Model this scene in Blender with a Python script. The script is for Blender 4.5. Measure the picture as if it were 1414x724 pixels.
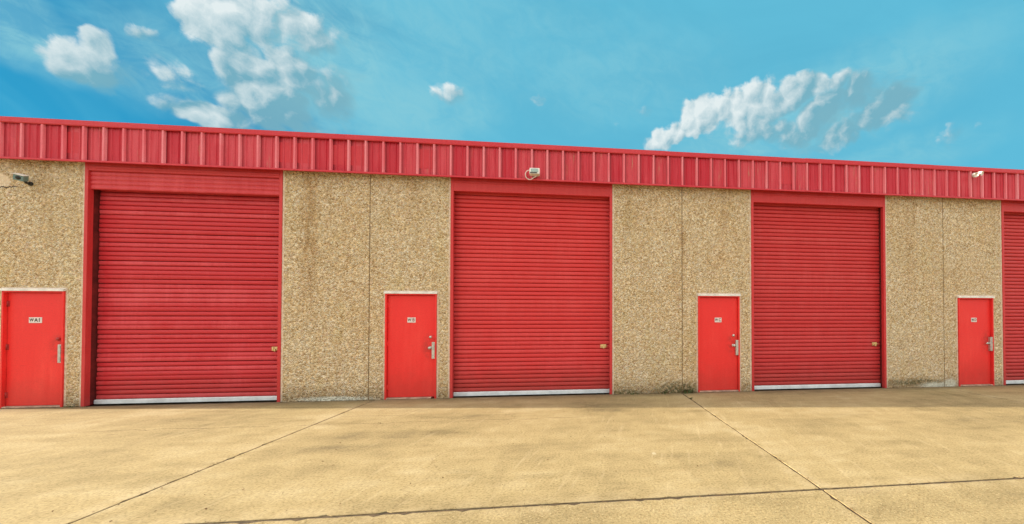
import bpy, bmesh, math, random
from mathutils import Vector, Matrix

for o in list(bpy.data.objects):
    bpy.data.objects.remove(o, do_unlink=True)
scene = bpy.context.scene
COL = scene.collection
R = math.radians
rng = random.Random(7)

# ------------------------------------------------------------------ camera
F_PX, PX, PY, PW, PH = 540.0, 858.0, 433.6, 1414.0, 724.0
YAW, PITCH = R(6.87), R(0.785)
CAM = Vector((9.955, -7.965, 1.531))
cam_d = bpy.data.cameras.new('camera')
cam = bpy.data.objects.new('camera', cam_d)
COL.objects.link(cam)
cam.location = CAM
cam.rotation_euler = (R(90) + PITCH, 0, -YAW)
cam_d.sensor_width = 36.0
cam_d.lens = F_PX / PW * 36.0
cam_d.shift_x = -(PX - PW / 2) / PW
cam_d.shift_y = (PY - PH / 2) / PW
cam_d.clip_start, cam_d.clip_end = 0.05, 3000
scene.camera = cam

FW = Vector((math.sin(YAW) * math.cos(PITCH), math.cos(YAW) * math.cos(PITCH), math.sin(PITCH)))
RT = Vector((math.cos(YAW), -math.sin(YAW), 0))
UP = RT.cross(FW)


def ray(x, y):
    return (FW + RT * ((x - PX) / F_PX) - UP * ((y - PY) / F_PX)).normalized()


def on_wall(x, y, yp=0.0):
    d = ray(x, y)
    return CAM + d * ((yp - CAM.y) / d.y)


def on_ground(x, y):
    d = ray(x, y)
    return CAM + d * (-CAM.z / d.z)


# ------------------------------------------------------------------ sun, sky, exposure
SUN_EL, SUN_BEHIND = R(12.0), R(6.3)          # low sun on the left, a little behind the facade
sun_to = Vector((-math.cos(SUN_BEHIND) * math.cos(SUN_EL), math.sin(SUN_BEHIND) * math.cos(SUN_EL), math.sin(SUN_EL)))
sun_d = bpy.data.lights.new('sun', 'SUN')
sun_d.energy, sun_d.angle, sun_d.color = 2.1, R(0.5), (1.0, 0.84, 0.60)
sun = bpy.data.objects.new('sun', sun_d)
COL.objects.link(sun)
sun.location = (-20, 5, 20)
sun.rotation_euler = sun_to.to_track_quat('Z', 'Y').to_euler()

scene.view_settings.view_transform = 'Standard'
scene.view_settings.look = 'None'
scene.view_settings.gamma = 1
scene.view_settings.use_curve_mapping = False
scene.view_settings.exposure = 2.66
SKY_STRENGTH = 0.12
SKY_TINT = (0.016, 0.225, 0.345)
CLOUD_LIT, CLOUD_DARK, CLOUD_FILL = (0.122, 0.136, 0.138), (0.030, 0.068, 0.084), (0.335, 0.310, 0.273)
HAZE, VEIL = (0.044, 0.098, 0.112), (0.022, 0.087, 0.117)


# small expression layer over shader nodes -------------------------------------------------
class NT:
    def __init__(self, tree):
        self.t = tree

    def new(self, typ, **kw):
        n = self.t.nodes.new(typ)
        for k, v in kw.items():
            setattr(n, k, v)
        return n

    def put(self, sock, v):
        if isinstance(v, X):
            self.t.links.new(v.s, sock)
        elif v is not None:
            if hasattr(sock.default_value, '__len__') and isinstance(v, (tuple, list)) and len(sock.default_value) == 4 and len(v) == 3:
                v = (*v, 1)
            sock.default_value = v

    def m(self, op, a, b=None, c=None, clamp=False):
        n = self.new('ShaderNodeMath', operation=op, use_clamp=clamp)
        self.put(n.inputs[0], a)
        if b is not None:
            self.put(n.inputs[1], b)
        if c is not None:
            self.put(n.inputs[2], c)
        return X(self, n.outputs[0])

    def vm(self, op, a, b=None, out=0):
        n = self.new('ShaderNodeVectorMath', operation=op)
        self.put(n.inputs[0], a)
        if b is not None:
            self.put(n.inputs[3 if op == 'SCALE' else 1], b)
        return X(self, n.outputs[out])

    def xyz(self, v):
        n = self.new('ShaderNodeSeparateXYZ')
        self.put(n.inputs[0], v)
        return [X(self, o) for o in n.outputs]

    def vec(self, a, b, c):
        n = self.new('ShaderNodeCombineXYZ')
        for i, v in enumerate((a, b, c)):
            self.put(n.inputs[i], v)
        return X(self, n.outputs[0])

    def noise(self, v, scale, detail=4, rough=0.55, dist=0.0, out=0):
        n = self.new('ShaderNodeTexNoise')
        self.put(n.inputs['Vector'], v)
        n.inputs['Scale'].default_value = scale
        n.inputs['Detail'].default_value = detail
        n.inputs['Roughness'].default_value = rough
        n.inputs['Distortion'].default_value = dist
        return X(self, n.outputs[out])

    def voro(self, v, scale, feature='F1', out='Distance', rand=1.0):
        n = self.new('ShaderNodeTexVoronoi', feature=feature)
        self.put(n.inputs['Vector'], v)
        n.inputs['Scale'].default_value = scale
        n.inputs['Randomness'].default_value = rand
        return X(self, n.outputs[out])

    def step(self, v, a, b, lo=0.0, hi=1.0):
        n = self.new('ShaderNodeMapRange', interpolation_type='SMOOTHSTEP')
        self.put(n.inputs[0], v)
        for i, q in enumerate((a, b, lo, hi)):
            self.put(n.inputs[i + 1], q)
        return X(self, n.outputs[0])

    def mix(self, fac, a, b, typ='MIX'):
        n = self.new('ShaderNodeMix', data_type='RGBA', blend_type=typ)
        self.put(n.inputs[0], fac)
        self.put(n.inputs[6], a)
        self.put(n.inputs[7], b)
        return X(self, n.outputs[2])

    def ramp(self, fac, stops, interp='LINEAR'):
        n = self.new('ShaderNodeValToRGB')
        cr = n.color_ramp
        cr.interpolation = interp
        while len(cr.elements) < len(stops):
            cr.elements.new(0.5)
        for e, (p, c) in zip(cr.elements, stops):
            e.position, e.color = p, (*c, 1)
        self.put(n.inputs[0], fac)
        return X(self, n.outputs[0])

    def map(self, v, loc=(0, 0, 0), rot=(0, 0, 0), scale=(1, 1, 1), typ='POINT'):
        n = self.new('ShaderNodeMapping', vector_type=typ)
        self.put(n.inputs[0], v)
        n.inputs[1].default_value, n.inputs[2].default_value, n.inputs[3].default_value = loc, rot, scale
        return X(self, n.outputs[0])

    def bump(self, h, strength, dist, normal=None):
        n = self.new('ShaderNodeBump')
        self.put(n.inputs['Height'], h)
        n.inputs['Strength'].default_value = strength
        n.inputs['Distance'].default_value = dist
        if normal is not None:
            self.put(n.inputs['Normal'], normal)
        return X(self, n.outputs[0])


class X:
    def __init__(self, nt, s):
        self.n, self.s = nt, s

    def __add__(self, o): return self.n.m('ADD', self, o)
    def __radd__(self, o): return self.n.m('ADD', o, self)
    def __sub__(self, o): return self.n.m('SUBTRACT', self, o)
    def __rsub__(self, o): return self.n.m('SUBTRACT', o, self)
    def __mul__(self, o): return self.n.m('MULTIPLY', self, o)
    def __rmul__(self, o): return self.n.m('MULTIPLY', o, self)
    def __truediv__(self, o): return self.n.m('DIVIDE', self, o)
    def abs(self): return self.n.m('ABSOLUTE', self)
    def max(self, o): return self.n.m('MAXIMUM', self, o)
    def min(self, o): return self.n.m('MINIMUM', self, o)
    def pow(self, o): return self.n.m('POWER', self, o)
    def clamp(self): return self.n.m('ADD', self, 0.0, clamp=True)


# world: Nishita sky with cumulus clouds
world = bpy.data.worlds.new('World')
scene.world = world
world.use_nodes = True
wt = world.node_tree
wt.nodes.clear()
n = NT(wt)
sky = n.new('ShaderNodeTexSky', sky_type='NISHITA')
sky.sun_disc = False
sky.sun_elevation = SUN_EL
sky.sun_rotation = math.atan2(sun_to.x, sun_to.y)
sky.air_density, sky.dust_density, sky.ozone_density, sky.altitude = 1.0, 0.2, 2.0, 0
world.cycles.sampling_method = 'MANUAL'
world.cycles.sample_map_resolution = 256
gam = n.new('ShaderNodeGamma')
wt.links.new(sky.outputs[0], gam.inputs[0])
gam.inputs[1].default_value = 0.50
clear = n.mix(1.0, X(n, gam.outputs[0]), SKY_TINT, 'MULTIPLY')
tc = n.new('ShaderNodeTexCoord')
dirv = n.vm('NORMALIZE', X(n, tc.outputs['Generated']))
dx, dy, dz = n.xyz(dirv)
az = n.m('ARCTAN2', dx, dy)
el = n.m('ARCSINE', dz)
ae = n.vec(az, el, 0.0)


def azel(px, py):
    d = ray(px, py)
    return math.atan2(d.x, d.y), math.asin(d.z)


def noise2(v, scale, detail=4, rough=0.55, dist=0.0, out=0):
    q = n.noise(v, scale, detail, rough, dist, out)
    q.s.node.noise_dimensions = '2D'
    return q


def heaps(coords, rows, shade=True):
    """Soft ellipses on the sky: photo-pixel centre, half width, half height, tilt, weight.
    Returns their union and how far each spot lies on the sunward (left, upper) side of its heap."""
    tot = num = den = None
    for (hx, hy, hw, hh, tilt, wgt) in rows:
        a0, e0 = azel(hx, hy)
        a1, a2 = azel(hx + hw, hy)[0], azel(hx - hw, hy)[0]
        e1, e2 = azel(hx, hy - hh)[1], azel(hx, hy + hh)[1]
        mv = n.map(coords, (a0, e0, 0), (0, 0, R(-tilt)), ((a1 - a2) / 2, (e1 - e2) / 2, 1), 'TEXTURE')
        g_ = n.step(n.vm('LENGTH', mv, out=1), 0.30, 1.50, wgt, 0.0)
        tot = g_ if tot is None else tot.max(g_)
        if shade:
            w_ = g_ * g_
            q = n.vm('DOT_PRODUCT', mv, (-0.62, 0.62, 0.0), out=1) * w_
            num = q if num is None else num + q
            den = w_ if den is None else den + w_
    return tot, (num / (den + 0.02) if shade else None)


wob = noise2(ae, 11.0, 3, 0.6, out=1)
aew = n.vm('ADD', ae, n.vm('SCALE', n.vm('SUBTRACT', wob, (0.5, 0.5, 0.5)), 0.060))
field, side = heaps(aew, [
    (102, 86, 52, 34, 10, 1.05), (146, 66, 28, 26, 0, .85), (134, 100, 46, 32, 30, 1.0), (148, 124, 24, 18, 20, .8), (185, 100, 40, 30, 0, .52), (205, 52, 30, 16, 0, .62), (225, 80, 50, 26, 0, .52), (250, 110, 40, 24, 0, .40),
    (285, 26, 48, 42, 0, .92), (350, 20, 90, 50, 0, .80), (330, 62, 60, 30, 20, .75),
    (348, 112, 46, 48, 0, 1.2), (405, 95, 54, 42, 0, 1.05), (290, 160, 74, 22, -4, 1.15), (450, 135, 64, 46, 0, .80), (430, 45, 70, 40, 0, .72), (375, 150, 84, 42, 0, 1.15), (480, 110, 36, 22, 25, .62),
    (622, 130, 34, 24, 0, .56), (752, 142, 28, 10, 0, .44), (880, 163, 46, 12, -10, .46),
    (930, 184, 40, 20, -20, .95), (968, 160, 34, 30, 0, .98), (1035, 148, 52, 40, 0, 1.0), (1100, 128, 50, 30, -12, 1.0), (1152, 112, 22, 18, 0, .85),
    (1150, 150, 84, 34, -16, 1.08), (1215, 148, 60, 26, -18, 1.05), (1180, 178, 80, 24, -10, .95), (1080, 184, 120, 26, 0, .85), (1308, 185, 26, 13, -8, .60), (1355, 180, 12, 14, 0, .42)])
haze, _ = heaps(aew, [(430, 80, 140, 110, 0, .95), (520, 140, 150, 70, 0, .65), (1110, 165, 210, 60, -8, .85), (40, 40, 150, 50, 18, .90), (240, 90, 130, 70, 0, .60), (570, 60, 190, 80, 0, .50), (840, 110, 160, 70, 0, .40), (630, 150, 70, 40, 0, .55), (700, 20, 200, 40, 0, .35), (1230, 215, 120, 26, 0, .5)], False)
_, whole = heaps(aew, [(385, 85, 120, 100, 0, 1.0), (1085, 150, 165, 60, -10, 1.0), (120, 85, 75, 50, 0, 1.0), (1310, 185, 26, 14, 0, 1.0), (625, 132, 36, 26, 0, 1.0), (205, 54, 34, 18, 0, 1.0)])


def puffs(v):
    """Cauliflower relief: domes of three sizes over fine noise."""
    tot = noise2(v, 22.0, 6, 0.66) * 0.62 - 0.14
    for sc, wt_ in ((13.0, 0.46), (29.0, 0.26)):
        q = n.voro(v, sc)
        q.s.node.voronoi_dimensions = '2D'
        tot = tot + n.m('SUBTRACT', 1.0, q * q * 1.6) * wt_
    return tot


v2 = n.vm('ADD', n.vec(az, el * 1.1, 0.0), n.vm('SCALE', wob, 0.035))
p0 = puffs(v2)
p1 = puffs(n.vm('ADD', v2, (-0.012, 0.011, 0.0)))
wisp = noise2(n.vec(az * 1.6 + el * .8, el * 2.2, 0.0), 13.0, 6, 0.68, 0.5)
hgt = field + (p0 - 0.55) * 0.80 + (wisp - 0.5) * 0.50
light = (side * 0.30 + whole * 0.60 + (p0 - p1) * 1.55 + 0.29).clamp()
soft = n.step(whole, -0.5, 0.45, 0.62, 0.30)
dens = n.step(hgt, 0.40, soft + 0.46)
dens = dens * n.step(light, 0.0, 0.5, 0.85, 1.0)
CL = 1.0 / SKY_STRENGTH
cloud = n.mix(light, tuple(c * CL for c in CLOUD_DARK), tuple(c * CL for c in CLOUD_LIT))
cirrus = noise2(n.vec(az * 0.9 + el * 0.5, el * 2.6, 0.0), 2.6, 5, 0.6, 0.6)
veil = (n.step(az + (cirrus - .5) * .35, -0.78, -0.38) * n.step(cirrus, .25, .75, .88, 1.0)).max(n.step(cirrus, .42, .80, .10, .8))
skyc = n.mix(veil * .88, clear, tuple(c * CL for c in VEIL))
hz = haze * n.step(wisp + cirrus, .65, 1.30, .35, 1.0)
skyc = n.mix(hz, skyc, tuple(c * CL for c in HAZE))
skyc = n.mix(dens, skyc, cloud)
bg_view = n.new('ShaderNodeBackground')
n.put(bg_view.inputs[0], skyc)
bg_view.inputs[1].default_value = SKY_STRENGTH
# outside the frame: broken cumulus, made brighter than in view to fill the facade
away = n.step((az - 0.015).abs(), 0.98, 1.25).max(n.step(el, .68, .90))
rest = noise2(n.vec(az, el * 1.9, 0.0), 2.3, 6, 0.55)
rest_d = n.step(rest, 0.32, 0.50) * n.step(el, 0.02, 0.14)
rest_c = n.mix(n.step(rest, .35, .62), tuple(c * CL * .62 for c in CLOUD_FILL), tuple(c * CL for c in CLOUD_FILL))
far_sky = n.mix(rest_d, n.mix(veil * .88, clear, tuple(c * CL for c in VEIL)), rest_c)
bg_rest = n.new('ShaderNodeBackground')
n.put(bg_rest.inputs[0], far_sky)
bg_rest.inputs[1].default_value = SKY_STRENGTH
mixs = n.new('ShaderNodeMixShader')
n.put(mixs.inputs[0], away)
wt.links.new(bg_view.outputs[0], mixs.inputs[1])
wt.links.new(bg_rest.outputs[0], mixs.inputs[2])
wo = n.new('ShaderNodeOutputWorld')
wt.links.new(mixs.outputs[0], wo.inputs[0])


# ------------------------------------------------------------------ materials
def material(name):
    m = bpy.data.materials.new(name)
    m.use_nodes = True
    t = m.node_tree
    t.nodes.clear()
    nt = NT(t)
    b = nt.new('ShaderNodeBsdfPrincipled')
    o = nt.new('ShaderNodeOutputMaterial')
    t.links.new(b.outputs[0], o.inputs[0])
    return m, nt, b


def world_pos(nt):
    g = nt.new('ShaderNodeNewGeometry')
    return X(nt, g.outputs['Position'])


def obj_rand(nt):
    g = nt.new('ShaderNodeObjectInfo')
    return X(nt, g.outputs['Random'])


def plain(name, col, rough=0.5, metal=0.0, var=0.12, scale=14.0):
    m, nt, b = material(name)
    p = world_pos(nt)
    f = nt.noise(p, scale, 5, 0.6)
    dark = tuple(c * (1 - var * 2) for c in col)
    light = tuple(min(1, c * (1 + var)) for c in col)
    nt.put(b.inputs['Base Color'], nt.mix(nt.step(f, .3, .7), dark, light))
    nt.put(b.inputs['Roughness'], nt.step(f, .3, .7, rough * 1.15, rough * 0.85))
    b.inputs['Metallic'].default_value = metal
    nt.put(b.inputs['Normal'], nt.bump(nt.noise(p, 90, 3), 0.15, 0.004))
    return m


def blob(nt, x, z, cx, cz, rx, rz):
    a = (x - cx) * (1.0 / rx)
    b_ = (z - cz) * (1.0 / rz)
    return nt.step(nt.m('SQRT', a * a + b_ * b_), 0.35, 1.0, 1.0, 0.0)


# exposed-pebble concrete of the tilt-up panels
def mat_pebble():
    m, nt, b = material('exposed pebble concrete')
    p = world_pos(nt)
    x, y, z = nt.xyz(p)
    w = nt.vm('ADD', p, nt.vm('SCALE', nt.noise(p, 14, 2, out=1), 0.05))
    cell = nt.voro(w, 37, out='Color')
    cr, cg, cb = nt.xyz(cell)
    d1 = nt.voro(w, 37)
    e1 = nt.voro(w, 37, 'DISTANCE_TO_EDGE')
    d2 = nt.voro(w, 58)
    peb = nt.ramp(cr, [(0.0, (.50, .33, .17)), (.14, (.70, .50, .275)), (.34, (.82, .63, .38)), (.62, (.88, .71, .47)), (.86, (.93, .83, .65)), (1.0, (.74, .50, .34))])
    fine = nt.ramp(nt.noise(p, 70, 3, .7), [(.3, (.76, .76, .76)), (.7, (1.16, 1.16, 1.16))])
    col = nt.mix(1.0, peb, fine, 'MULTIPLY')
    gap = nt.step(e1, 0.02, 0.17, 1.0, 0.0)
    gap_shade = gap * nt.step(nt.noise(p, 18, 2), .35, .6)
    col = nt.mix(gap_shade * 0.60, col, (.36, .235, .12))  # gaps darker than the stones, crevice shade put into the matrix colour
    # patchy weathering
    big = nt.noise(p, 0.8, 5, .6)
    col = nt.mix(nt.step(big, .42, .72) * 0.25, col, nt.mix(1.0, col, (.80, .74, .55), 'MULTIPLY'))
    grn = nt.step(nt.noise(nt.vec(x * 1.3, 0.0, z * .5 + 4.0), 1.7, 4, .6), .52, .75)
    col = nt.mix(grn * 0.25, col, nt.mix(1.0, col, (.90, .95, .55), 'MULTIPLY'))
    mid = nt.noise(p, 6, 3, .6)
    col = nt.mix(nt.step(mid, .35, .7) * 0.30, col, nt.mix(1.0, col, (.80, .72, .62), 'MULTIPLY'))
    # larger stones here and there, and barer mortar
    d3 = nt.voro(w, 17)
    c3, _, _ = nt.xyz(nt.voro(w, 17, out='Color'))
    stone = nt.step(d3, .18, .34, 1.0, 0.0) * nt.step(c3, .62, .70)
    col = nt.mix(stone * .75, col, nt.ramp(c3, [(.62, (.50, .33, .18)), (.78, (.90, .80, .62)), (.9, (.62, .40, .25)), (1.0, (.92, .86, .74))]))
    bare = nt.step(nt.noise(nt.vec(x * .9, 0.0, z * .45 + 2.0), 2.2, 5, .62), .54, .74)
    col = nt.mix(bare * .42, col, (.86, .74, .55))
    warm = nt.step(nt.noise(nt.vec(x * .8 + 9.0, 0.0, z * .5), 1.2, 4, .6), .46, .68)
    col = nt.mix(warm * .30, col, nt.mix(1.0, col, (.95, .80, .62), 'MULTIPLY'))
    rain = nt.step(nt.noise(nt.vec(x * 4.0, 0.0, z * .22), 2.4, 5, .62), .50, .72) * nt.step(z, 1.2, 4.3, .35, 1.0)
    col = nt.mix(rain * .58, col, nt.mix(1.0, col, (.74, .66, .52), 'MULTIPLY'))
    # run-off streaks
    wx = x + (nt.noise(nt.vec(x * .2, 0.0, z), 1.6, 3) - 0.5) * 0.16
    streaks = None
    for (sx, sw, z0, z1, s) in [(5.02, .24, 4.4, .9, .70), (5.35, .10, 4.4, 2.2, .25), (12.22, .10, 3.7, 2.3, .6), (11.1, .3, 4.4, 2.6, .28),
                                (17.5, .2, 4.4, 1.4, .33), (6.9, .25, 4.4, 3.0, .3), (.75, .2, 4.4, 3.1, .3), (13.2, .15, 4.4, 3.2, .35)]:
        q = nt.step((wx - sx).abs(), sw * .15, sw, s, 0.0) * nt.step(z, z1, z1 + (z0 - z1) * .6)
        if z0 < 4:
            q = q * nt.step(z, z0 - .3, z0, 1.0, 0.0)
        streaks = q if streaks is None else streaks.max(q)
    streaks = streaks * nt.step(nt.noise(nt.vec(x * 3, 0.0, z * .7), 3.0, 4, .65), .25, .6)
    col = nt.mix(streaks, col, nt.mix(1.0, col, (.66, .52, .36), 'MULTIPLY'))
    # splash-back dirt and moss at the foot, some of it pale
    foot_n = nt.noise(nt.vec(x, 0.0, z * .6), 3.2, 5, .65)
    foot = nt.step(z + (foot_n - .5) * .50, 0.02, 0.36, 1.0, 0.0)
    col = nt.mix(foot * .70, col, nt.mix(1.0, col, (.44, .40, .34), 'MULTIPLY'))
    moss = blob(nt, x, z, 12.15, .02, .75, .30).max(blob(nt, x, z, 11.0, 0.0, .5, .12)).max(blob(nt, x, z, 17.6, .12, .9, .10)) * nt.step(nt.noise(p, 16, 4, .7), .38, .58)
    col = nt.mix(moss * .85, col, (.085, .085, .028))
    pale = blob(nt, x, z, 18.15, .03, .62, .11).max(blob(nt, x, z, 18.45, .07, .25, .14)).max(blob(nt, x, z, 5.5, .03, .9, .07)) * nt.step(nt.noise(p, 7, 4, .7), .33, .50)
    col = nt.mix(pale * .85, col, (.72, .72, .62))
    # mortar patch high up beside the camera mount
    patch = nt.step(blob(nt, x, z, .06, 3.93, .28, .20) + (nt.noise(p, 14, 4) - .5) * 1.0, .25, .75)
    col = nt.mix(patch * .55, col, (.74, .60, .46))
    ck = (z - (3.80 + (nt.noise(nt.vec(x, 0.0, 0.0), 12, 3) - .5) * .10 + x * .10)).abs()
    col = nt.mix(nt.step(ck, .004, .018, 1.0, 0.0) * nt.step(x, .30, .40, 1.0, 0.0), col, (.07, .045, .03))
    nt.put(b.inputs['Base Color'], col)
    b.inputs['Roughness'].default_value = 0.85
    h = nt.step(d1, 0.0, 0.75, 1.0, 0.0) + d2 * 0.25
    h = h * (1.0 - patch * .8)
    nt.put(b.inputs['Normal'], nt.bump(h, 0.9, 0.028))
    return m


def mat_edge():
    m, nt, b = material('smooth panel edge')
    p = world_pos(nt)
    f = nt.noise(p, 22, 5, .7)
    x, y, z = nt.xyz(p)
    col = nt.ramp(f, [(.28, (.36, .26, .17)), (.45, (.60, .46, .34)), (.62, (.74, .62, .50)), (.8, (.60, .50, .34))])
    col = nt.mix(nt.step(z, 0.0, .25, .5, 0.0), col, (.22, .17, .12))
    nt.put(b.inputs['Base Color'], col)
    b.inputs['Roughness'].default_value = .85
    nt.put(b.inputs['Normal'], nt.bump(f, .5, .012))
    return m


def mat_red(name, base, faded, fade_amt, rough, streak=1.0, rust=0.0, rnd=0.0, foot=0.0, bump=.12, spec=.28):
    m, nt, b = material(name)
    p = world_pos(nt)
    x, y, z = nt.xyz(p)
    r = obj_rand(nt)
    f = nt.noise(nt.vec(x * 1.0, y * 1.0, z * .35), 2.4, 5, .65)
    s = nt.noise(nt.vec(x * 6.0, y * 6.0, z * .35), 4.0, 4, .6)
    fade = nt.step(f * .55 + s * .45 * streak + (r - .5) * rnd, .36, .66) * fade_amt
    col = nt.mix(fade, base, faded)
    speck = nt.noise(p, 60, 3, .6)
    col = nt.mix(nt.step(speck, .42, .7) * .22, col, tuple(c * .6 for c in base))
    if rust:
        rs = nt.step(nt.noise(nt.vec(x * 9 + r * 40, y, z * 1.1), 2.1, 5, .7), .56, .74) * nt.step(r, .45, .9)
        col = nt.mix(rs * rust, col, (.46, .25, .16))
        tco = nt.new('ShaderNodeTexCoord')
        ox, oy, oz = nt.xyz(X(nt, tco.outputs['Object']))
        rib_shade_dirt = nt.step(ox + (nt.noise(nt.vec(x * 3, 0.0, z * 2.0), 3.0, 3) - .5) * .03, .035, .085, 1.0, 0.0).max(nt.step(ox, .262, .285) * .8)
        col = nt.mix(rib_shade_dirt * .62, col, tuple(c * .42 for c in base))  # bands beside the ribs: rib shade and gathered dirt put into the colour
        dk = nt.step(nt.noise(nt.vec(x * 14, y, z * .8 + 7), 2.0, 4, .7), .52, .75)
        col = nt.mix(dk * .35, col, tuple(c * .5 for c in base))
    if name.startswith('bright'):
        sc = nt.step(nt.noise(nt.vec(x * 2.0, y, z * 7.0), 5.0, 5, .7), .58, .80)
        col = nt.mix(sc * .55, col, tuple(c * .62 for c in base))
        lk = None
        for (da, dc) in ((.180, 1.105), (6.368, 7.308), (12.535, 13.445), (18.668, 19.578)):
            q = blob(nt, x, z, dc - .11, 1.0, .22, .34)
            lk = q if lk is None else lk.max(q)
        col = nt.mix(lk * nt.step(nt.noise(p, 9, 4, .7), .35, .65) * .45, col, (.22, .03, .025))
    if foot:
        fd = nt.step(z + (nt.noise(p, 5, 4, .6) - .5) * .5, 0.0, .75, 1.0, 0.0)
        col = nt.mix(fd * foot, col, (.20, .045, .03))
    nt.put(b.inputs['Base Color'], col)
    nt.put(b.inputs['Roughness'], nt.step(f, .3, .7, rough * .8, min(1, rough * 1.25)))
    b.inputs['Specular IOR Level'].default_value = spec
    nt.put(b.inputs['Normal'], nt.bump(nt.noise(p, 5, 4, .55) * 1.0 + speck * .05, bump, .03))
    return m


# concrete yard slabs; grain lies along the slab, local coordinates centred on each slab
SLX, SLY = 5.98, 4.66


def mat_concrete(name, coarse):
    m, nt, b = material(name)
    p = world_pos(nt)
    x, y, z = nt.xyz(p)
    tco = nt.new('ShaderNodeTexCoord')
    lx, ly, lz = nt.xyz(X(nt, tco.outputs['Object']))
    r = obj_rand(nt)
    big = nt.noise(p, .45, 5, .6)
    streak = nt.noise(nt.vec(x * .35 + y * .25, y * 2.2, 0.0), 1.4, 5, .6, .4)
    mid = nt.noise(p, 3.2, 5, .65)
    fine = nt.noise(p, 45, 4, .7)
    col = nt.ramp(big * .48 + streak * .26 + mid * .26, [(.35, (.205, .168, .098)), (.43, (.300, .243, .132)), (.52, (.380, .308, .168)), (.63, (.455, .385, .235))])
    col = nt.mix(1.0, col, nt.ramp(fine, [(.30, (.55, .53, .48)), (.5, (1.0, 1.0, 1.0)), (.70, (1.22, 1.21, 1.18))]), 'MULTIPLY')
    col = nt.mix(.10, col, nt.mix(1.0, col, nt.ramp(r, [(0, (.9, .88, .84)), (1, (1.08, 1.06, 1.0))]), 'MULTIPLY'))
    # rubbed and stained areas
    st = nt.step(nt.noise(nt.vec(x * .7 + 3.0, y * 1.4, 2.0), 1.1, 5, .6, .8), .53, .72)
    col = nt.mix(st * .65, col, nt.mix(1.0, col, (.72, .72, .70), 'MULTIPLY'))
    if coarse:
        sp = nt.step(nt.voro(p, 48), .15, .32, 1.0, 0.0) * nt.step(nt.noise(p, 5, 3), .38, .62)
        col = nt.mix(sp * .75, col, (.22, .14, .06))
        spl = nt.step(nt.voro(nt.vm('ADD', p, (5.3, 1.7, 0.0)), 36), .10, .24, 1.0, 0.0)
        col = nt.mix(spl * .6, col, (.62, .52, .33))
    else:
        # tyre-rub arcs and broom marks
        dv = nt.noise(nt.vec(x * 5.0 - y * 1.3, y * .5, 0.0), 2.6, 4, .6, .2)
        col = nt.mix(nt.step(dv, .55, .75) * .22, col, (.66, .56, .37))
        sp = nt.step(nt.voro(p, 17), .05, .12, 1.0, 0.0) * nt.step(nt.noise(p, 1.4, 3), .50, .70)
        col = nt.mix(sp * .7, col, (.20, .13, .07))
        oil = nt.step(nt.voro(nt.vm('ADD', p, nt.vm('SCALE', nt.noise(p, 6, 3, out=1), .12)), 1.1), .04, .11, 1.0, 0.0) * nt.step(nt.noise(p, .7, 2), .48, .6)
        col = nt.mix(oil * .40, col, (.16, .115, .07))
        tyre = nt.noise(nt.vec(x * 2.6 + y * .25, y * .22, 4.0), 1.5, 4, .55, .3)
        col = nt.mix(nt.step(tyre, .56, .74) * .30, col, nt.mix(1.0, col, (.70, .69, .68), 'MULTIPLY'))
    # hairline cracks
    wv = nt.noise(nt.vec(x, 0.0, 1.0), 1.9, 6, .62)
    wv2 = nt.noise(nt.vec(0.0, y, 5.0), 2.2, 6, .62)
    c1 = (y - (-1.78 + (wv - .5) * .34)).abs()
    k1 = nt.step(c1, .003, .016, 1.0, 0.0) * nt.step(nt.noise(nt.vec(x, 0.0, 3.0), 1.3, 3), .42, .52) * nt.step(x, 3.0, 3.6) * nt.step(x, 9.6, 10.4, 1.0, 0.0)
    c2 = (x - (8.50 + y * .0 + (wv2 - .5) * .9)).abs()
    k2 = nt.step(c2, .003, .013, 1.0, 0.0) * nt.step(y, -4.7, -4.4) * nt.step(y, -2.6, -2.2, 1.0, 0.0) * nt.step(nt.noise(nt.vec(0.0, y, 8.0), 2.3, 3), .40, .52)
    c3 = (y - (-1.32 + (wv - .5) * .2)).abs()
    k3 = nt.step(c3, .003, .012, 1.0, 0.0) * nt.step(nt.noise(nt.vec(x, 0.0, 13.0), 1.1, 3), .48, .56)
    col = nt.mix(k1.max(k2 * .45).max(k3 * .7) * .75, col, (.13, .085, .05))
    # slab edges: a pale worn band, dirt right at the joint
    ex = SLX / 2 - lx.abs()
    ey = SLY / 2 - ly.abs()
    ed = ex.min(ey) + (nt.noise(p, 7, 4, .65) - .5) * .10
    col = nt.mix(nt.step(ed, .03, .24, 1.0, 0.0) * nt.step(mid, .40, .60) * .26, col, (.50, .42, .28))
    col = nt.mix(nt.step(ed, -.012, .030, 1.0, 0.0) * .45, col, (.18, .12, .065))
    col = nt.mix(nt.step(ex.min(ey), .010, .017, .9, 0.0), col, (.09, .06, .035))
    # grime along the foot of the building
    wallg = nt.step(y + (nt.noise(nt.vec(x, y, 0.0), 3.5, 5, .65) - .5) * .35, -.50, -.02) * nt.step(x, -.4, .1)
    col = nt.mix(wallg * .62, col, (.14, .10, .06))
    # small white paint spill
    pw = nt.step(blob(nt, x, y, 10.86, -3.56, .035, .06) + (nt.noise(p, 26, 4) - .5) * 1.3, .35, .75)
    col = nt.mix(pw * .35, col, (.66, .62, .50))
    nt.put(b.inputs['Base Color'], col)
    b.inputs['Roughness'].default_value = .95
    b.inputs['Specular IOR Level'].default_value = .12
    h = fine * (.5 if coarse else .22) + mid * .5
    nt.put(b.inputs['Normal'], nt.bump(h, .60 if coarse else .42, .012))
    return m


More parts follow.
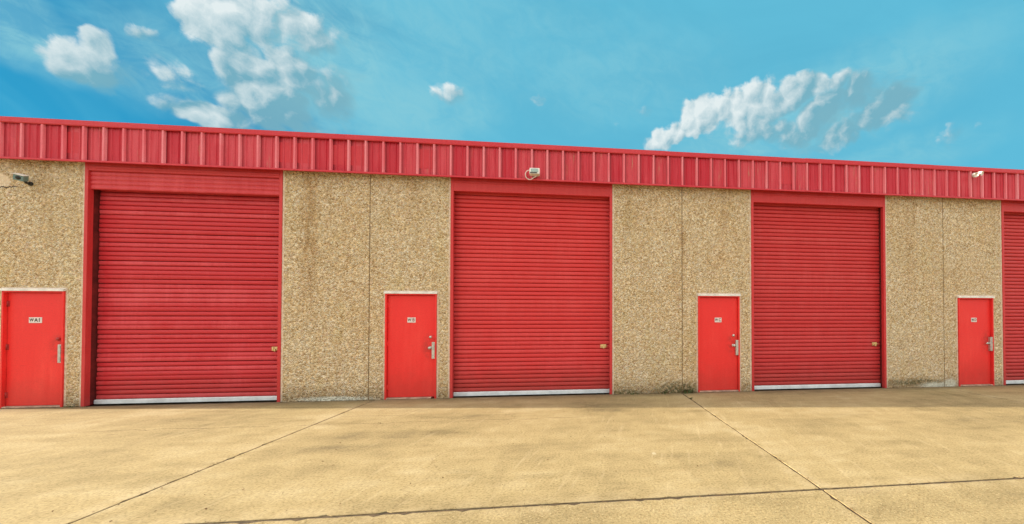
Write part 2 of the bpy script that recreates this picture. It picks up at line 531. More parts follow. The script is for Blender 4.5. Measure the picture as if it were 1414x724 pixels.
M = {}
M['pebble'] = mat_pebble()
M['edge'] = mat_edge()
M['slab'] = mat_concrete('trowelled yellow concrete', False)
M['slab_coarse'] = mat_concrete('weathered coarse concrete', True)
M['fascia'] = mat_red('faded red fascia sheet', (.55, .020, .042), (.68, .085, .115), .80, .42, 1.0, .85, .28)
M['rib'] = mat_red('highlit red fascia rib', (.78, .14, .18), (.86, .32, .37), .8, .38, .8, .0, .12)  # paler than the pans: a highlight painted along each rib
M['trim'] = mat_red('red fascia trim', (.60, .034, .052), (.68, .075, .095), .7, .40, .6, .0, .2)
M['slat'] = mat_red('red roller slat', (.64, .042, .046), (.71, .085, .090), .60, .46, .7, .0, .18, .50, .12)
M['slat_vignette'] = mat_red('vignette-dulled red roller slat', (.56, .036, .040), (.64, .085, .090), .6, .50, .7, .0, .20, .40, .10)  # duller copy: edge vignetting put into the slat colour
M['slat_old'] = mat_red('weathered red roller slat', (.57, .034, .046), (.70, .090, .110), .9, .42, .6, .0, .26, .30, .16)
M['frame'] = mat_red('red steel frame', (.58, .036, .040), (.66, .08, .08), .6, .42, .8, .0, .1, .25)
M['track'] = plain('shadow-dark track', (.20, .020, .020), .6, 0, .2, 6)  # dark red paints in the shadow gap between jamb and curtain
M['door'] = mat_red('bright red door paint', (.84, .036, .034), (.91, .075, .060), .9, .40, .6, .0, .0, .30, .10)
M['bar'] = plain('pale galvanised bar', (.74, .78, .82), .5, .0, .10, 4)
M['white'] = plain('white painted metal', (.76, .72, .68), .5, 0, .10, 9)
M['white_cable'] = plain('white cable', (.80, .66, .64), .5, 0, .06, 9)
M['steel'] = plain('brushed steel', (.62, .60, .57), .38, .75, .12, 20)
M['brass'] = plain('brass bolt', (.78, .56, .26), .42, .35, .14, 30)
M['black'] = plain('black plastic', (.018, .017, .016), .5, 0, .1)
M['dark_red'] = plain('paint-filled lock', (.40, .025, .025), .5, 0, .1)
M['grey_housing'] = plain('grey green housing', (.17, .27, .29), .45, .1, .08)
M['lens'] = plain('lamp glass', (.30, .42, .40), .12, 0, .08)
M['plate'] = plain('white number plate', (.74, .66, .64), .45, 0, .08)
M['ink'] = plain('dark sign ink', (.035, .02, .018), .5, 0, .05)
M['ink_red'] = plain('faded sign ink', (.30, .11, .10), .5, 0, .05)
M['sealant'] = plain('joint sealant', (.27, .18, .095), .8, 0, .2, 12)
M['dirt'] = plain('joint dirt', (.085, .058, .032), .95, 0, .3, 12)
M['roof'] = plain('galvanised roof', (.5, .5, .48), .45, .3, .1, 3)
M['dark_in'] = plain('dark interior', (.03, .02, .02), .9, 0, .1)
M['leaf'] = plain('weed leaf', (.075, .105, .030), .7, 0, .25, 30)
M['dry'] = plain('dry leaf', (.16, .095, .04), .85, 0, .3, 30)
M['sill'] = plain('worn threshold', (.52, .34, .26), .7, 0, .2, 8)
gm, gn, gb = material('yard ground')
gp = world_pos(gn)
gn.put(gb.inputs['Base Color'], gn.ramp(gn.noise(gp, .35, 7, .65), [(.3, (.13, .115, .065)), (.5, (.20, .175, .10)), (.7, (.27, .23, .14))]))
gb.inputs['Roughness'].default_value = .95
M['ground'] = gm


# ------------------------------------------------------------------ mesh helpers
class MB:
    def __init__(self):
        self.bm = bmesh.new()

    def box(self, x0, x1, y0, y1, z0, z1, mi=0, bev=0.0, mat=None):
        r = bmesh.ops.create_cube(self.bm, size=1)
        vs = r['verts']
        for v in vs:
            v.co = Vector((x0 + (v.co.x + .5) * (x1 - x0), y0 + (v.co.y + .5) * (y1 - y0), z0 + (v.co.z + .5) * (z1 - z0)))
        fs = {f for v in vs for f in v.link_faces}
        if bev:
            es = list({e for v in vs for e in v.link_edges})
            rb = bmesh.ops.bevel(self.bm, geom=es, offset=bev, segments=2, profile=.6, affect='EDGES')
            fs = set(rb['faces']) | {f for f in fs if f.is_valid}
            vs = list({v for f in fs for v in f.verts})
        for f in fs:
            f.material_index = mi
        if mat is not None:
            bmesh.ops.transform(self.bm, matrix=mat, verts=vs)
        return self

    def lathe(self, prof, seg=16, mat=None, mi=0):
        """prof: list of (radius, height) about local z."""
        rings = []
        for (r_, h) in prof:
            if r_ < 1e-6:
                rings.append([self.bm.verts.new((0, 0, h))])
            else:
                rings.append([self.bm.verts.new((r_ * math.cos(2 * math.pi * i / seg), r_ * math.sin(2 * math.pi * i / seg), h)) for i in range(seg)])
        for a, b in zip(rings, rings[1:]):
            for i in range(seg):
                j = (i + 1) % seg
                q = [a[i % len(a)], a[j % len(a)], b[j % len(b)], b[i % len(b)]]
                q = list(dict.fromkeys(q))
                if len(q) > 2:
                    f = self.bm.faces.new(q)
                    f.material_index = mi
                    f.smooth = True
        if mat is not None:
            bmesh.ops.transform(self.bm, matrix=mat, verts=[v for r_ in rings for v in r_])
        return self

    def tube(self, pts, rad, seg=8, mi=0):
        pts = [Vector(p) for p in pts]
        rings = []
        for i, p in enumerate(pts):
            t = (pts[min(i + 1, len(pts) - 1)] - pts[max(i - 1, 0)]).normalized()
            a = t.cross(Vector((0, 1, 0)))
            if a.length < .1:
                a = t.cross(Vector((1, 0, 0)))
            a.normalize()
            c = t.cross(a)
            rings.append([self.bm.verts.new(p + (a * math.cos(2 * math.pi * k / seg) + c * math.sin(2 * math.pi * k / seg)) * rad) for k in range(seg)])
        for a, b in zip(rings, rings[1:]):
            for k in range(seg):
                f = self.bm.faces.new((a[k], a[(k + 1) % seg], b[(k + 1) % seg], b[k]))
                f.material_index = mi
                f.smooth = True
        for ring in (rings[0], rings[-1]):
            self.bm.faces.new(ring).material_index = mi
        return self

    def extrude_profile(self, prof, x0, x1, closed=True, mi=0, axis='x'):
        """prof: list of (y, z) swept along x, or (x, y) swept along z."""
        def P(t, q):
            return (t, q[0], q[1]) if axis == 'x' else (q[0], q[1], t)
        a = [self.bm.verts.new(P(x0, q)) for q in prof]
        b = [self.bm.verts.new(P(x1, q)) for q in prof]
        k = len(prof)
        for i in range(k if closed else k - 1):
            j = (i + 1) % k
            self.bm.faces.new((a[i], a[j], b[j], b[i])).material_index = mi
        if closed:
            self.bm.faces.new(a).material_index = mi
            self.bm.faces.new(b).material_index = mi
        return self

    def mesh(self, name, mats):
        bmesh.ops.recalc_face_normals(self.bm, faces=self.bm.faces)
        me = bpy.data.meshes.new(name)
        self.bm.to_mesh(me)
        self.bm.free()
        for m in (mats if isinstance(mats, (list, tuple)) else [mats]):
            me.materials.append(m)
        return me

    def build(self, name, mats, parent=None, loc=(0, 0, 0)):
        return obj(name, self.mesh(name, mats), parent, loc)


def obj(name, me, parent=None, loc=(0, 0, 0), rot=(0, 0, 0)):
    o = bpy.data.objects.new(name, me)
    COL.objects.link(o)
    if parent is not None:
        o.parent = parent
    o.location = loc
    o.rotation_euler = rot
    return o


def tag(o, label, cat=None, group=None):
    o['label'] = label
    if cat:
        o['category'] = cat
    if group:
        o['group'] = group
    return o


def empty(name, loc=(0, 0, 0)):
    o = bpy.data.objects.new(name, None)
    COL.objects.link(o)
    o.location = loc
    o.empty_display_size = .2
    return o


# ------------------------------------------------------------------ ground and yard slabs
g = MB()
g.box(-900, 900, -900, 900, -.60, -.060)
ground = g.build('ground', M['ground'])
ground['kind'] = 'structure'

g = MB()
g.box(-18.2, 42.0, -28.2, .05, -.055, -.0065)
yard = g.build('concrete_yard', M['dirt'])
yard['kind'] = 'structure'

XJ = [6.2 + (12.17 - 6.2) * k for k in range(-4, 7)]
YJ = [0.0 - SLY * k for k in range(0, 7)]


def slab_mesh(seed, near):
    """A cast slab: outline chipped along its edges, bevelled arris, sides down into the joint."""
    rr = random.Random(seed)
    hx, hy, gap = SLX / 2, SLY / 2, .0115
    step = .055 if near else .4
    out = []

    def edge(ax, ay, bx, by, nx, ny):
        L = math.hypot(bx - ax, by - ay)
        k = max(2, int(L / step))
        run = 0.0
        for i in range(k):
            t = i / k
            run = run * .72 + rr.uniform(-.004, .004)
            chip = 0.0
            if near and rr.random() < .06:
                chip = rr.uniform(.008, .030)
            d = -abs(run) - chip if i else -.01
            out.append((ax + (bx - ax) * t + nx * d, ay + (by - ay) * t + ny * d))
    hx -= gap
    hy -= gap
    edge(-hx, -hy, hx, -hy, 0, 1 * -1)
    edge(hx, -hy, hx, hy, 1, 0)
    edge(hx, hy, -hx, hy, 0, 1)
    edge(-hx, hy, -hx, -hy, -1, 0)
    b = MB()
    bm = b.bm
    k = len(out)
    top = [bm.verts.new((x * (1 - .004 / hx), y * (1 - .004 / hy), 0)) for x, y in out]
    mid = [bm.verts.new((x, y, -.0025)) for x, y in out]
    bot = [bm.verts.new((x, y, -.050)) for x, y in out]
    bm.faces.new(top)
    for i in range(k):
        j = (i + 1) % k
        bm.faces.new((top[i], top[j], mid[j], mid[i]))
        bm.faces.new((mid[i], mid[j], bot[j], bot[i]))
    return b


for iy in range(len(YJ) - 1):
    far = None
    for ix in range(len(XJ) - 1):
        near = iy < 2 and -1 < XJ[ix] + SLX < 32
        cx, cy = (XJ[ix] + XJ[ix + 1]) / 2, (YJ[iy] + YJ[iy + 1]) / 2
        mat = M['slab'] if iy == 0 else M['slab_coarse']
        if near:
            me = slab_mesh(ix * 17 + iy * 5 + 1, True).mesh('slab', mat)
        else:
            if far is None:
                far = slab_mesh(99 + iy, False).mesh('slab', mat)
            me = far
        obj('slab', me, yard, (cx, cy, rng.uniform(-.0015, .0015)))

# ------------------------------------------------------------------ the building
B = tag(empty('storage_building', (0, 0, 0)), 'long pebbled concrete storage building with red roller doors and red metal fascia', 'building')
X_LEFT, X_RIGHT, DEPTH, TOP = -.35, 30.55, 18.0, 4.72
JX = [X_LEFT, 6.078, 12.196, 18.315, 24.433, X_RIGHT]
DOORS = [(.180, 1.105), (6.368, 7.308), (12.535, 13.445), (18.668, 19.578)]
ROLL = [(1.370, 4.556), (7.552, 10.728), (13.714, 16.866), (19.840, 23.010)]
D_TOP, R_TOP, THICK = 2.055, 4.305, .26


def wall_panel(x0, x1, holes):
    """Front face at y=0 with openings, returns at the openings, a smooth band round each edge."""
    b = MB()
    bm = b.bm
    eb = .032
    xs, zs = {x0, x1, x0 + eb, x1 - eb}, {0.0, TOP}
    for (a, c, h) in holes:
        xs |= {a, c, a - eb, c + eb}
        zs |= {h, h + eb}
    xs = sorted(xs)
    zs = sorted(zs)
    cache = {}

    def v(x, y, z):
        key = (round(x, 4), round(y, 4), round(z, 4))
        if key not in cache:
            cache[key] = bm.verts.new((x, y, z))
        return cache[key]

    def inside(x, z, grow=0.0):
        return any(a - grow < x < c + grow and z < h + grow for a, c, h in holes)
    for xa, xb in zip(xs, xs[1:]):
        for za, zb in zip(zs, zs[1:]):
            mx, mz = (xa + xb) / 2, (za + zb) / 2
            if inside(mx, mz):
                continue
            f = bm.faces.new((v(xa, 0, za), v(xb, 0, za), v(xb, 0, zb), v(xa, 0, zb)))
            f.material_index = 1 if (inside(mx, mz, eb)) else 0
    for (a, c, h) in holes:
        for q in (((a, 0), (a, h)), ((a, h), (c, h)), ((c, h), (c, 0))):
            (xa, za), (xb, zb) = q
            f = bm.faces.new((v(xa, 0, za), v(xb, 0, zb), v(xb, THICK, zb), v(xa, THICK, za)))
            f.material_index = 1
    # edges of the panel itself
    for xx in (x0, x1):
        f = bm.faces.new((v(xx, 0, 0), v(xx, 0, TOP), v(xx, THICK, TOP), v(xx, THICK, 0)))
        f.material_index = 0
    bm.faces.new((v(x0, 0, TOP), v(x1, 0, TOP), v(x1, THICK, TOP), v(x0, THICK, TOP)))
    return b.build('wall_panel', [M['pebble'], M['edge']], B)


for k in range(5):
    g0 = 0.0 if k == 0 else .009
    g1 = 0.0 if k == 4 else .009
    hs = []
    if k < 4:
        hs = [(*DOORS[k], D_TOP), (*ROLL[k], R_TOP)]
    wall_panel(JX[k] + g0, JX[k + 1] - g1, hs)
for k in range(1, 5):
    s = MB()
    s.box(JX[k] - .0088, JX[k] + .0088, .007, .06, 0, TOP - .01)
    s.build('joint_sealant', M['sealant'], B)
w = MB()
w.box(X_LEFT + .002, X_LEFT + .2, THICK + .001, DEPTH, 0, TOP)
w.build('end_wall', M['pebble'], B)
w = MB()
w.box(X_RIGHT - .2, X_RIGHT - .002, THICK + .001, DEPTH, 0, TOP)
w.build('end_wall', M['pebble'], B)
w = MB()
w.box(X_LEFT + .2, X_RIGHT - .2, DEPTH - .2, DEPTH, 0, TOP)
w.build('back_wall', M['pebble'], B)
w = MB()
w.extrude_profile([(-.10, 4.80), (-.10, 4.86), (9.0, 5.10), (DEPTH + .1, 4.86), (DEPTH + .1, 4.80), (9.0, 5.04)], X_LEFT - .02, X_RIGHT + .02)
w.build('roof', M['roof'], B)

# fascia: closing board + soffit, then separate pans and ribs, cap and drip trims
FY = -.12
fz0, fz1 = 4.262, 4.975
w = MB()
w.box(X_LEFT - .02, X_RIGHT + .02, FY + .012, -.003, 4.42, 4.79)
fascia = w.build('fascia', M['trim'], B)
PIT = .305
w = MB()
pts = [(0, 0), (.080, 0), (.090, -.013), (.101, -.013), (.111, 0), (.195, 0), (.205, -.013), (.216, -.013), (.226, 0), (PIT, 0), (PIT, .009), (0, .009)]
w.extrude_profile(pts, 4.29, 4.935, axis='z')
pan_me = w.mesh('fascia_panel', M['fascia'])
w = MB()
w.extrude_profile([(-.027, 0), (-.014, -.038), (.014, -.038), (.027, 0)], 4.289, 4.934, axis='z')
rib_me = w.mesh('rib', M['rib'])
NP = int((X_RIGHT - X_LEFT) / PIT)
for i in range(NP + 1):
    x = .425 - 2.5 * PIT + i * PIT
    if x + PIT > X_RIGHT + .03:
        break
    obj('fascia_panel', pan_me, fascia, (x, FY + rng.uniform(-.002, .003), 0), (rng.uniform(-.004, .004), 0, 0))
    obj('rib', rib_me, fascia, (x + rng.uniform(-.003, .003), FY - .002, rng.uniform(-.003, .003)))
x = X_LEFT - .04
seg = 3.05
while x < X_RIGHT:
    x1 = min(x + seg, X_RIGHT + .04)
    dz = rng.uniform(-.004, .004)
    w = MB()
    w.extrude_profile([(FY - .052, fz1 + dz), (FY - .050, 4.895 + dz), (FY - .040, 4.880 + dz), (FY - .040, 4.882 + dz), (FY - .040, fz1 - .015), (-.02, fz1 - .02), (-.02, fz1 + .006)], x + .001, x1 - .001)
    w.build('cap_trim', M['trim'], fascia)
    w = MB()
    w.extrude_profile([(FY - .044, fz0 + dz * .5 + .002), (FY - .042, 4.292), (FY - .038, 4.292), (FY - .038, fz0 + .008), (FY + .004, fz0 + .010), (FY + .004, fz0 + .004)], x + .001, x1 - .001)
    w.build('drip_trim', M['trim'], fascia)
    x = x1

# ------------------------------------------------------------------ roller doors
PITCH_S, SW = .0838, 3.06
prof = [(.026, 0), (.022, .0045), (.001, .0085), (-.006, .015), (-.0095, .030), (-.0100, .046), (-.0075, .064), (-.001, .0755), (.020, .0800), (.026, .0838), (.030, .0838), (.030, 0)]


def slat_mesh(width, m):
    w = MB()
    w.extrude_profile(prof, -width / 2, width / 2)
    return w.mesh('slat', m)


slat_std = slat_mesh(SW, M['slat'])
slat_old = slat_mesh(SW, M['slat_old'])
slat_vignette = slat_mesh(SW, M['slat_vignette'])
ROLL_LABEL = ['weathered red roller door with ribbed hood and bent slats beside door W A1',
              'red roller door beneath the white floodlight with cable loop, beside door W B',
              'red roller door beside door W C',
              'red roller door beside door W D']
for k, (a, c) in enumerate(ROLL):
    old = (k == 0)
    rec = .175 if old else .150                        # curtain set back from the wall face
    hz = 4.165 if old else 4.045
    fw = .055
    fd = .075 if old else .060
    f = MB()
    f.box(a + .002, a + fw, -.012, fd, 0.0, R_TOP - .002, bev=.004)
    f.box(c - fw, c - .002, -.012, fd, 0.0, R_TOP - .002, bev=.004)
    f.box(a + fw, c - fw, -.010, .075 if not old else .03, hz, R_TOP - .002, bev=.004)
    f.box(a + fw - .001, c - fw + .001, -.020, -.008, 4.205, 4.240, bev=.002)
    door = f.build('roller_door', M['frame'], B)
    tag(door, ROLL_LABEL[k])
    mx = (a + c) / 2
    wsc = (c - a - .06 - (.05 if old else 0.0)) / SW
    for side in (-1, 1):
        t = MB()
        e = a + fw if side < 0 else c - fw
        x0, x1 = (e, e + .05) if side < 0 else (e - .05, e)
        w0, w1 = (a + .003, a + .013) if side < 0 else (c - .013, c - .003)
        t.box(w0, w1, fd + .001, .225, 0, hz + .10)
        t.box(w0 if side < 0 else x0 - .01, x1 + .01 if side < 0 else w1, rec + .024, rec + .032, 0, hz + .10)
        t.build('guide_track', M['track'], door)
    # curtain
    z = .082
    i = 0
    while z < min(hz + .17, R_TOP - .09):
        dy = rx = 0.0
        if old:
            grp = (i // 1) % 6
            dy = rng.uniform(-.004, .004)
            rx = rng.uniform(-.07, .07) + (.13 if (i % 11) in (3, 4, 8) else 0.0) + (-.10 if (i % 11) in (0, 6) else 0.0)
        else:
            dy, rx = rng.uniform(-.0012, .0012), rng.uniform(-.018, .018)
        s = obj('slat', slat_old if old else (slat_std if k == 1 else slat_vignette), door, (mx, rec + dy, z), (rx, rng.uniform(-.0010, .0010), 0))
        s.scale = (wsc, 1, 1)
        z += PITCH_S
        i += 1
    bb = MB()
    bb.extrude_profile([(rec - .030, .010), (rec - .032, .075), (rec - .022, .084), (rec + .01, .084), (rec + .01, .004), (rec - .02, .004)], a + .04, c - .04)
    bb.build('bottom_bar', M['bar'], door)
    bk = MB()
    bk.box(a + fw + .001, c - fw - .001, rec + .06, rec + .07, 0, R_TOP - .01)
    bk.build('back_sheet', M['dark_in'], door)
    if old:
        h = MB()
        pr = []
        zz = 3.845
        pr.append((.060, zz))
        pr.append((.026, zz + .004))
        for q in range(4):
            z0 = zz + .004 + q * .08
            pr += [(.020, z0 + .018), (.020, z0 + .056), (.034, z0 + .066), (.034, z0 + .076)]
        pr.append((.030, 4.17))
        back = [(y + .006, z) for y, z in reversed(pr)]
        h.extrude_profile(pr + back, a + fw + .002, c - fw - .002)
        h.build('hood', M['slat_old'], door)
    # slide bolt near the right-hand track
    lx = c - fw - (.115 if k else .145)
    lz = .975
    s = MB()
    y0 = rec - .016
    s.box(lx - .065, lx + .055, y0 - .006, y0, lz - .036, lz + .036, bev=.002)
    s.box(lx - .045, lx - .028, y0 - .022, y0 - .005, lz - .024, lz + .024, bev=.003)
    s.box(lx + .022, lx + .040, y0 - .022, y0 - .005, lz - .024, lz + .024, bev=.003)
    s.lathe([(0, -.07), (.009, -.07), (.009, .075), (0, .075)], 10, Matrix.Translation((lx + .012, y0 - .014, lz)) @ Matrix.Rotation(R(90), 4, 'Y'))
    s.box(lx - .012, lx + .014, y0 - .034, y0 - .012, lz - .050, lz - .006, bev=.004)
    s.build('slide_bolt', M['brass'], door)

# ------------------------------------------------------------------ personnel doors
dg_col = COL


def text_mesh(txt, size):
    cu = bpy.data.curves.new('lettering', 'FONT')
    cu.body, cu.size, cu.align_x, cu.align_y = txt, size, 'CENTER', 'CENTER'
    cu.extrude = .0012
    cu.space_character = 1.18
    cu.offset = size * .018
    to = bpy.data.objects.new('lettering', cu)
    COL.objects.link(to)
    bpy.context.view_layer.update()
    me = bpy.data.meshes.new_from_object(to.evaluated_get(bpy.context.evaluated_depsgraph_get()))
    bpy.data.objects.remove(to, do_unlink=True)
    return me


PLATES = [(('W', 'A1'), .195, .100, .088), (('W', 'B'), .150, .100, .090), (('W', 'C'), .150, .100, .090), (('W', 'D'), .145, .098, .088)]
DOOR_LABEL = ['red steel door with white plate W A1 beside the weathered roller door', 'red steel door with plate W B and two steel knobs',
              'red steel door with plate W C and two steel knobs', 'red steel door with small plate W D and lever handle']
for k, (a, c) in enumerate(DOORS):
    fr = .030
    d = MB()
    d.box(a + fr + .006, c - fr - .006, .030, .072, .032, D_TOP - .066, bev=.003)
    door = d.build('steel_door', M['door'], B)
    tag(door, DOOR_LABEL[k])
    d = MB()
    d.box(a + .002, a + fr, -.024, .12, 0, D_TOP - .030, bev=.003)
    d.box(c - fr, c - .002, -.024, .12, 0, D_TOP - .030, bev=.003)
    d.box(a + fr, c - fr, -.023, .12, D_TOP - .060, D_TOP - .030, bev=.003)
    d.box(a + fr, c - fr, .074, .12, .002, D_TOP - .06)
    d.build('door_frame', M['door'], door)
    d = MB()
    d.extrude_profile([(-.050, D_TOP - .034), (-.046, D_TOP - .002), (-.010, D_TOP + .014), (-.001, D_TOP + .014), (-.001, D_TOP - .028), (-.044, D_TOP - .036)], a - .012, c + .012)
    d.build('drip_cap', M['white'], door)
    d = MB()
    d.box(a + fr, c - fr - (.07 if k == 1 else 0), -.020, .070, .003, .026, bev=.004)
    d.build('threshold', M['sill'], door)
    for hz in (.22, 1.05, 1.80):
        h = MB()
        h.lathe([(0, -.05), (.008, -.05), (.008, .05), (0, .05)], 10, Matrix.Translation((a + fr + .003, .024, hz)))
        h.box(a + fr + .006, a + fr + .035, .026, .031, hz - .05, hz + .05)
        h.build('hinge', M['dark_red'] if k == 0 else M['door'], door)
    # locks
    rx = c - fr - .004
    kx = rx - .088
    turn = Matrix.Rotation(R(90), 4, 'X')
    if k < 3:
        h = MB()
        h.lathe([(0, .032), (.016, .030), (.026, .018), (.031, .004), (.031, 0)], 18, Matrix.Translation((kx, .030, 1.185)) @ turn)
        h.build('deadbolt', M['dark_red'] if k == 0 else M['steel'], door)
    if k in (1, 2):
        h = MB()
        h.lathe([(0, .075), (.018, .073), (.029, .060), (.031, .048), (.024, .032), (.012, .024), (.012, .010), (.032, .006), (.033, 0)], 18, Matrix.Translation((kx - .004, .030, .975)) @ turn)
        h.build('knob', M['steel'], door)
    if k == 3:
        h = MB()
        h.lathe([(0, .045), (.012, .044), (.012, .008), (.028, .006), (.028, 0)], 16, Matrix.Translation((rx - .060, .030, .975)) @ turn)
        h.box(rx - .165, rx - .048, -.022, -.008, .964, .986, bev=.004)
        h.build('lever_handle', M['steel'], door)
    h = MB()
    z0, z1 = (.77, 1.09)
    if k == 3:
        z0, z1 = (.80, 1.12)
    h.box(rx - .052, rx + .018, -.018, -.012, z0, z1, bev=.002)
    h.box(rx - .052, rx - .040, -.012, .031, z0, z1)
    h.box(rx - .022, rx - .006, -.027, -.017, z0 + .02, z1 - .02, bev=.003)
    for q in (z0 + .03, z1 - .03):
        h.lathe([(0, .006), (.006, .005), (.008, 0)], 8, Matrix.Translation((rx - .030, -.018, q)) @ turn)
    h.build('latch_guard', M['steel'], door)
    # number plate: letters are flat print, slightly raised
    words, pw, ph, ts = PLATES[k]
    p = MB()
    px_, pz = (a + c) / 2 - (.005 if k else .012), 1.515
    p.box(px_ - pw / 2, px_ + pw / 2, .024, .0305, pz - ph / 2, pz + ph / 2, mi=0, bev=.0025)
    for q, word in enumerate(words):
        tm = text_mesh(word, ts)
        off = (-.25 if len(words[1]) == 1 else -.28) * pw if q == 0 else (.24 if len(words[1]) == 1 else .17) * pw
        sc = .80 if q == 0 else 1.0
        tm.transform(Matrix.Translation((px_ + off, .0228, pz)) @ Matrix.Rotation(R(90), 4, 'X') @ Matrix.Diagonal((.82 * sc, sc, 1, 1)))
        for pl in tm.polygons:
            pl.material_index = 1 if (q == 0 or k == 0) else 2
        n0 = len(p.bm.faces)
        p.bm.from_mesh(tm)
        bpy.data.meshes.remove(tm)
    p.build('number_plate', [M['plate'], M['ink'], M['ink_red']], door)

# ------------------------------------------------------------------ lamps and camera on the wall
# grey box camera on a black arm, high on the first panel
ab = on_wall(42, 254, -.01)
hc = on_wall(29.5, 245.5, -.13)
L = empty('security_camera', (ab.x, -.001, ab.z))
tag(L, 'small grey box security camera on a black arm, above the door with plate W A1', 'camera')
off = Vector((hc.x - ab.x, -.13, hc.z - ab.z))
b = MB()
b.lathe([(0, .03), (.026, .03), (.036, .012), (.036, 0)], 16, Matrix.Rotation(R(90), 4, 'X'))
b.tube([(0, -.015, 0), off * .30 + Vector((0, -.02, -.02)), off * .62 + Vector((0, 0, -.025)), off * .9], .019, 10)
b.build('arm', M['black'], L)
b = MB()
mt = Matrix.Translation(off) @ Matrix.Rotation(R(18), 4, 'Y') @ Matrix.Rotation(R(12), 4, 'X') @ Matrix.Rotation(R(25), 4, 'Z')
b.box(-.058, .056, -.065, .050, -.050, .045, bev=.012, mat=mt)
b.build('housing', M['grey_housing'], L)
b = MB()
b.box(-.066, .064, -.080, .055, .047, .055, bev=.003, mat=mt)
b.build('sun_shield', M['white'], L)
b = MB()
b.lathe([(0, .012), (.020, .012), (.030, .004), (.030, 0)], 16, mt @ Matrix.Translation((0, -.065, 0)) @ Matrix.Rotation(R(90), 4, 'X'))
b.build('lens', M['black'], L)

# white floodlight with a cable loop, on the fascia above the second roller door
py0 = FY - .040
c0 = on_wall(738.5, 239, py0 - .05)
L = empty('floodlight', (c0.x, py0, c0.z))
tag(L, 'white floodlight with a looped cable on the fascia above the roller door beside W B', 'floodlight')
b = MB()
b.box(-.055, .055, -.012, .034, -.045, .045, bev=.004)
b.box(-.018, .018, -.045, -.010, -.02, .02, bev=.004)
b.build('bracket', M['white'], L)
b = MB()
tilt = Matrix.Translation((0, -.075, .004)) @ Matrix.Rotation(R(-14), 4, 'X')
b.box(-.098, .098, -.045, .040, -.062, .070, bev=.016, mat=tilt)
b.build('lamp_body', M['white'], L)
b = MB()
b.box(-.070, .070, -.052, -.044, -.022, .048, bev=.003, mat=tilt)
b.build('lamp_glass', M['lens'], L)
b = MB()
b.box(-.082, .050, -.056, -.043, -.050, -.036, bev=.002, mat=tilt)
b.build('louvre', M['black'], L)
b = MB()
loop = []
for i in range(25):
    t = i / 24
    ang = R(-35) - t * R(285)
    loop.append((-.095 + .085 * math.cos(ang) - .0 * t, -.055 + .02 * math.sin(t * 6), -.045 + .085 * math.sin(ang)))
loop = [(.035, -.07, -.058), (.020, -.07, -.082)] + loop
b.tube(loop, .0095, 8)
b.build('cable', M['white_cable'], L)

# white twin-head floodlight at the cap trim towards the far end
c1 = on_wall(1348, 241, FY - .11)
L = empty('floodlight', (c1.x, FY - .053, c1.z))
tag(L, 'white twin-head floodlight at the cap trim above the door with plate W D', 'floodlight')
b = MB()
b.lathe([(0, .03), (.035, .028), (.05, .018), (.05, 0)], 18, Matrix.Rotation(R(90), 4, 'X'))
b.build('mounting_plate', M['white'], L)
for sx, rz, tz in ((-.060, -25, -.022), (.060, 20, .018)):
    mt = Matrix.Translation((sx, -.09, tz)) @ Matrix.Rotation(R(rz), 4, 'Z') @ Matrix.Rotation(R(90 + 25), 4, 'X')
    b = MB()
    b.lathe([(0, -.042), (.024, -.042), (.032, -.025), (.046, .028), (.050, .042), (.046, .045), (.041, .035), (0, .030)], 18, mt)
    b.tube([(sx * .2, -.025, 0), (sx * .6, -.05, tz * .5), (sx, -.075, tz)], .012, 8)
    b.build('lamp_head', M['white'], L)

# ------------------------------------------------------------------ weeds and litter
def weed(x, y, h, nb, spread, label, rr):
    b = MB()
    bm = b.bm
    for i in range(nb):
        a = rr.uniform(0, 2 * math.pi)
        r0 = rr.uniform(0, spread)
        base = Vector((r0 * math.cos(a), -abs(r0 * math.sin(a)) * .6, 0))
        L_ = h * rr.uniform(.45, 1.0)
        lean = Vector((math.cos(a), -abs(math.sin(a)) * .7, 0)) * rr.uniform(.1, .8)
        wv = Vector((-math.sin(a), math.cos(a), 0)) * rr.uniform(.004, .011)
        prev = None
        for s in range(5):
            t = s / 4
            c = base + Vector((0, 0, 1)) * (L_ * t * (1 - .25 * t)) + lean * (L_ * t * t)
            ww = wv * (math.sin(math.pi * min(.98, .25 + t * .75)))
            cur = (bm.verts.new(c - ww), bm.verts.new(c + ww))
            if prev:
                bm.faces.new((prev[0], prev[1], cur[1], cur[0])).material_index = 0 if i % 4 else 1
            prev = cur
    o = b.build('weed', [M['leaf'], M['dry']], None, (x, y, -.004))
    return tag(o, label, 'weed', 'weeds along the foot of the wall')


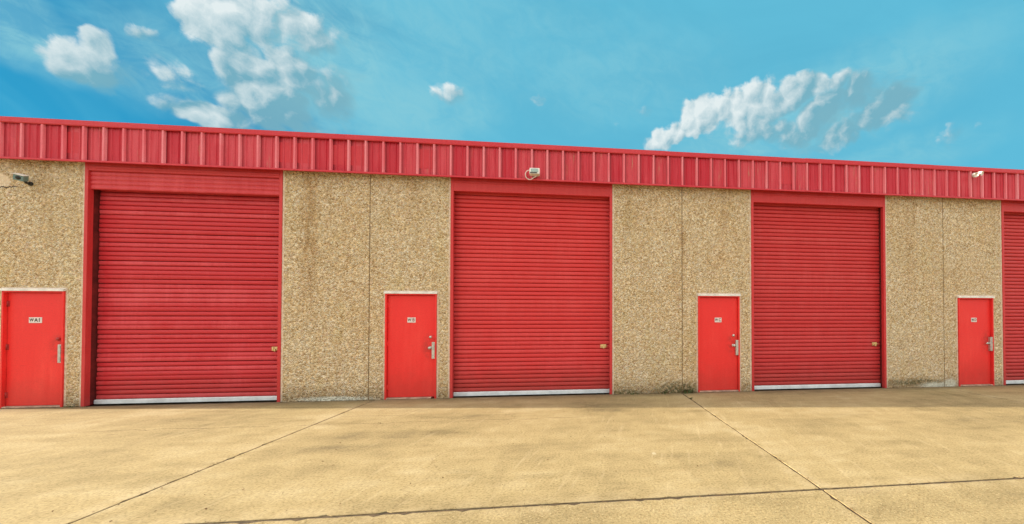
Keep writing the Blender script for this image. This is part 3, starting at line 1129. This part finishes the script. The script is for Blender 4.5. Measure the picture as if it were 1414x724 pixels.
rr = random.Random(3)
weed(12.27, -.03, .15, 60, .16, 'low green weed clump between the panel joint and the door W C', rr)
weed(11.80, -.02, .09, 34, .18, 'short dark weed tuft left of the mossy panel joint, nearest door W C', rr)
weed(11.15, -.02, .06, 24, .16, 'thin weed tuft at the wall foot right of the roller door beside W B', rr)
weed(-.05, -.03, .06, 26, .16, 'small weed tuft at the foot of the building corner by door W A1', rr)
weed(1.24, -.02, .05, 16, .08, 'tiny weed tuft between door W A1 and the weathered roller door', rr)
weed(12.18, -.62, .05, 14, .05, 'small weed sprouting from the slab joint in front of door W C', rr)

b = MB()
bm = b.bm


def litter(x, y, s):
    a = rr.uniform(0, 6.28)
    u = Vector((math.cos(a), math.sin(a), 0)) * s
    v = Vector((-math.sin(a), math.cos(a), 0)) * s * rr.uniform(.3, .7)
    c = Vector((x, y, .004))
    p = [c - u, c - v + Vector((0, 0, s * .35)), c + u + Vector((0, 0, s * .2)), c + v + Vector((0, 0, s * .3))]
    q = bm.verts.new(c + Vector((0, 0, s * .55)))
    vs = [bm.verts.new(t) for t in p]
    for i in range(4):
        bm.faces.new((vs[i], vs[(i + 1) % 4], q))
    bm.faces.new(vs[::-1])


for i in range(95):                                  # leaf bits on the second slab and along the joints
    litter(rr.uniform(5.8, 11.8), rr.uniform(-4.6, -1.2), rr.uniform(.006, .017))
for i in range(60):
    litter(rr.uniform(-2, 22), rr.uniform(-5.4, -.6), rr.uniform(.005, .013))
for i in range(120):
    litter(rr.uniform(-.3, 20.5), -abs(rr.gauss(0, .05)) - .005, rr.uniform(.006, .018))
for xj in (XJ[4], XJ[5], XJ[6]):
    for i in range(55):
        litter(xj + rr.gauss(0, .018), rr.uniform(-5.4, -.1), rr.uniform(.005, .012))
for i in range(130):
    litter(rr.uniform(3, 20), YJ[1] + rr.gauss(0, .02), rr.uniform(.005, .013))
deb = b.build('leaf_litter', M['dry'])
deb['kind'] = 'stuff'
tag(deb, 'scattered brown leaf bits on the concrete and along its joints', 'leaf litter')
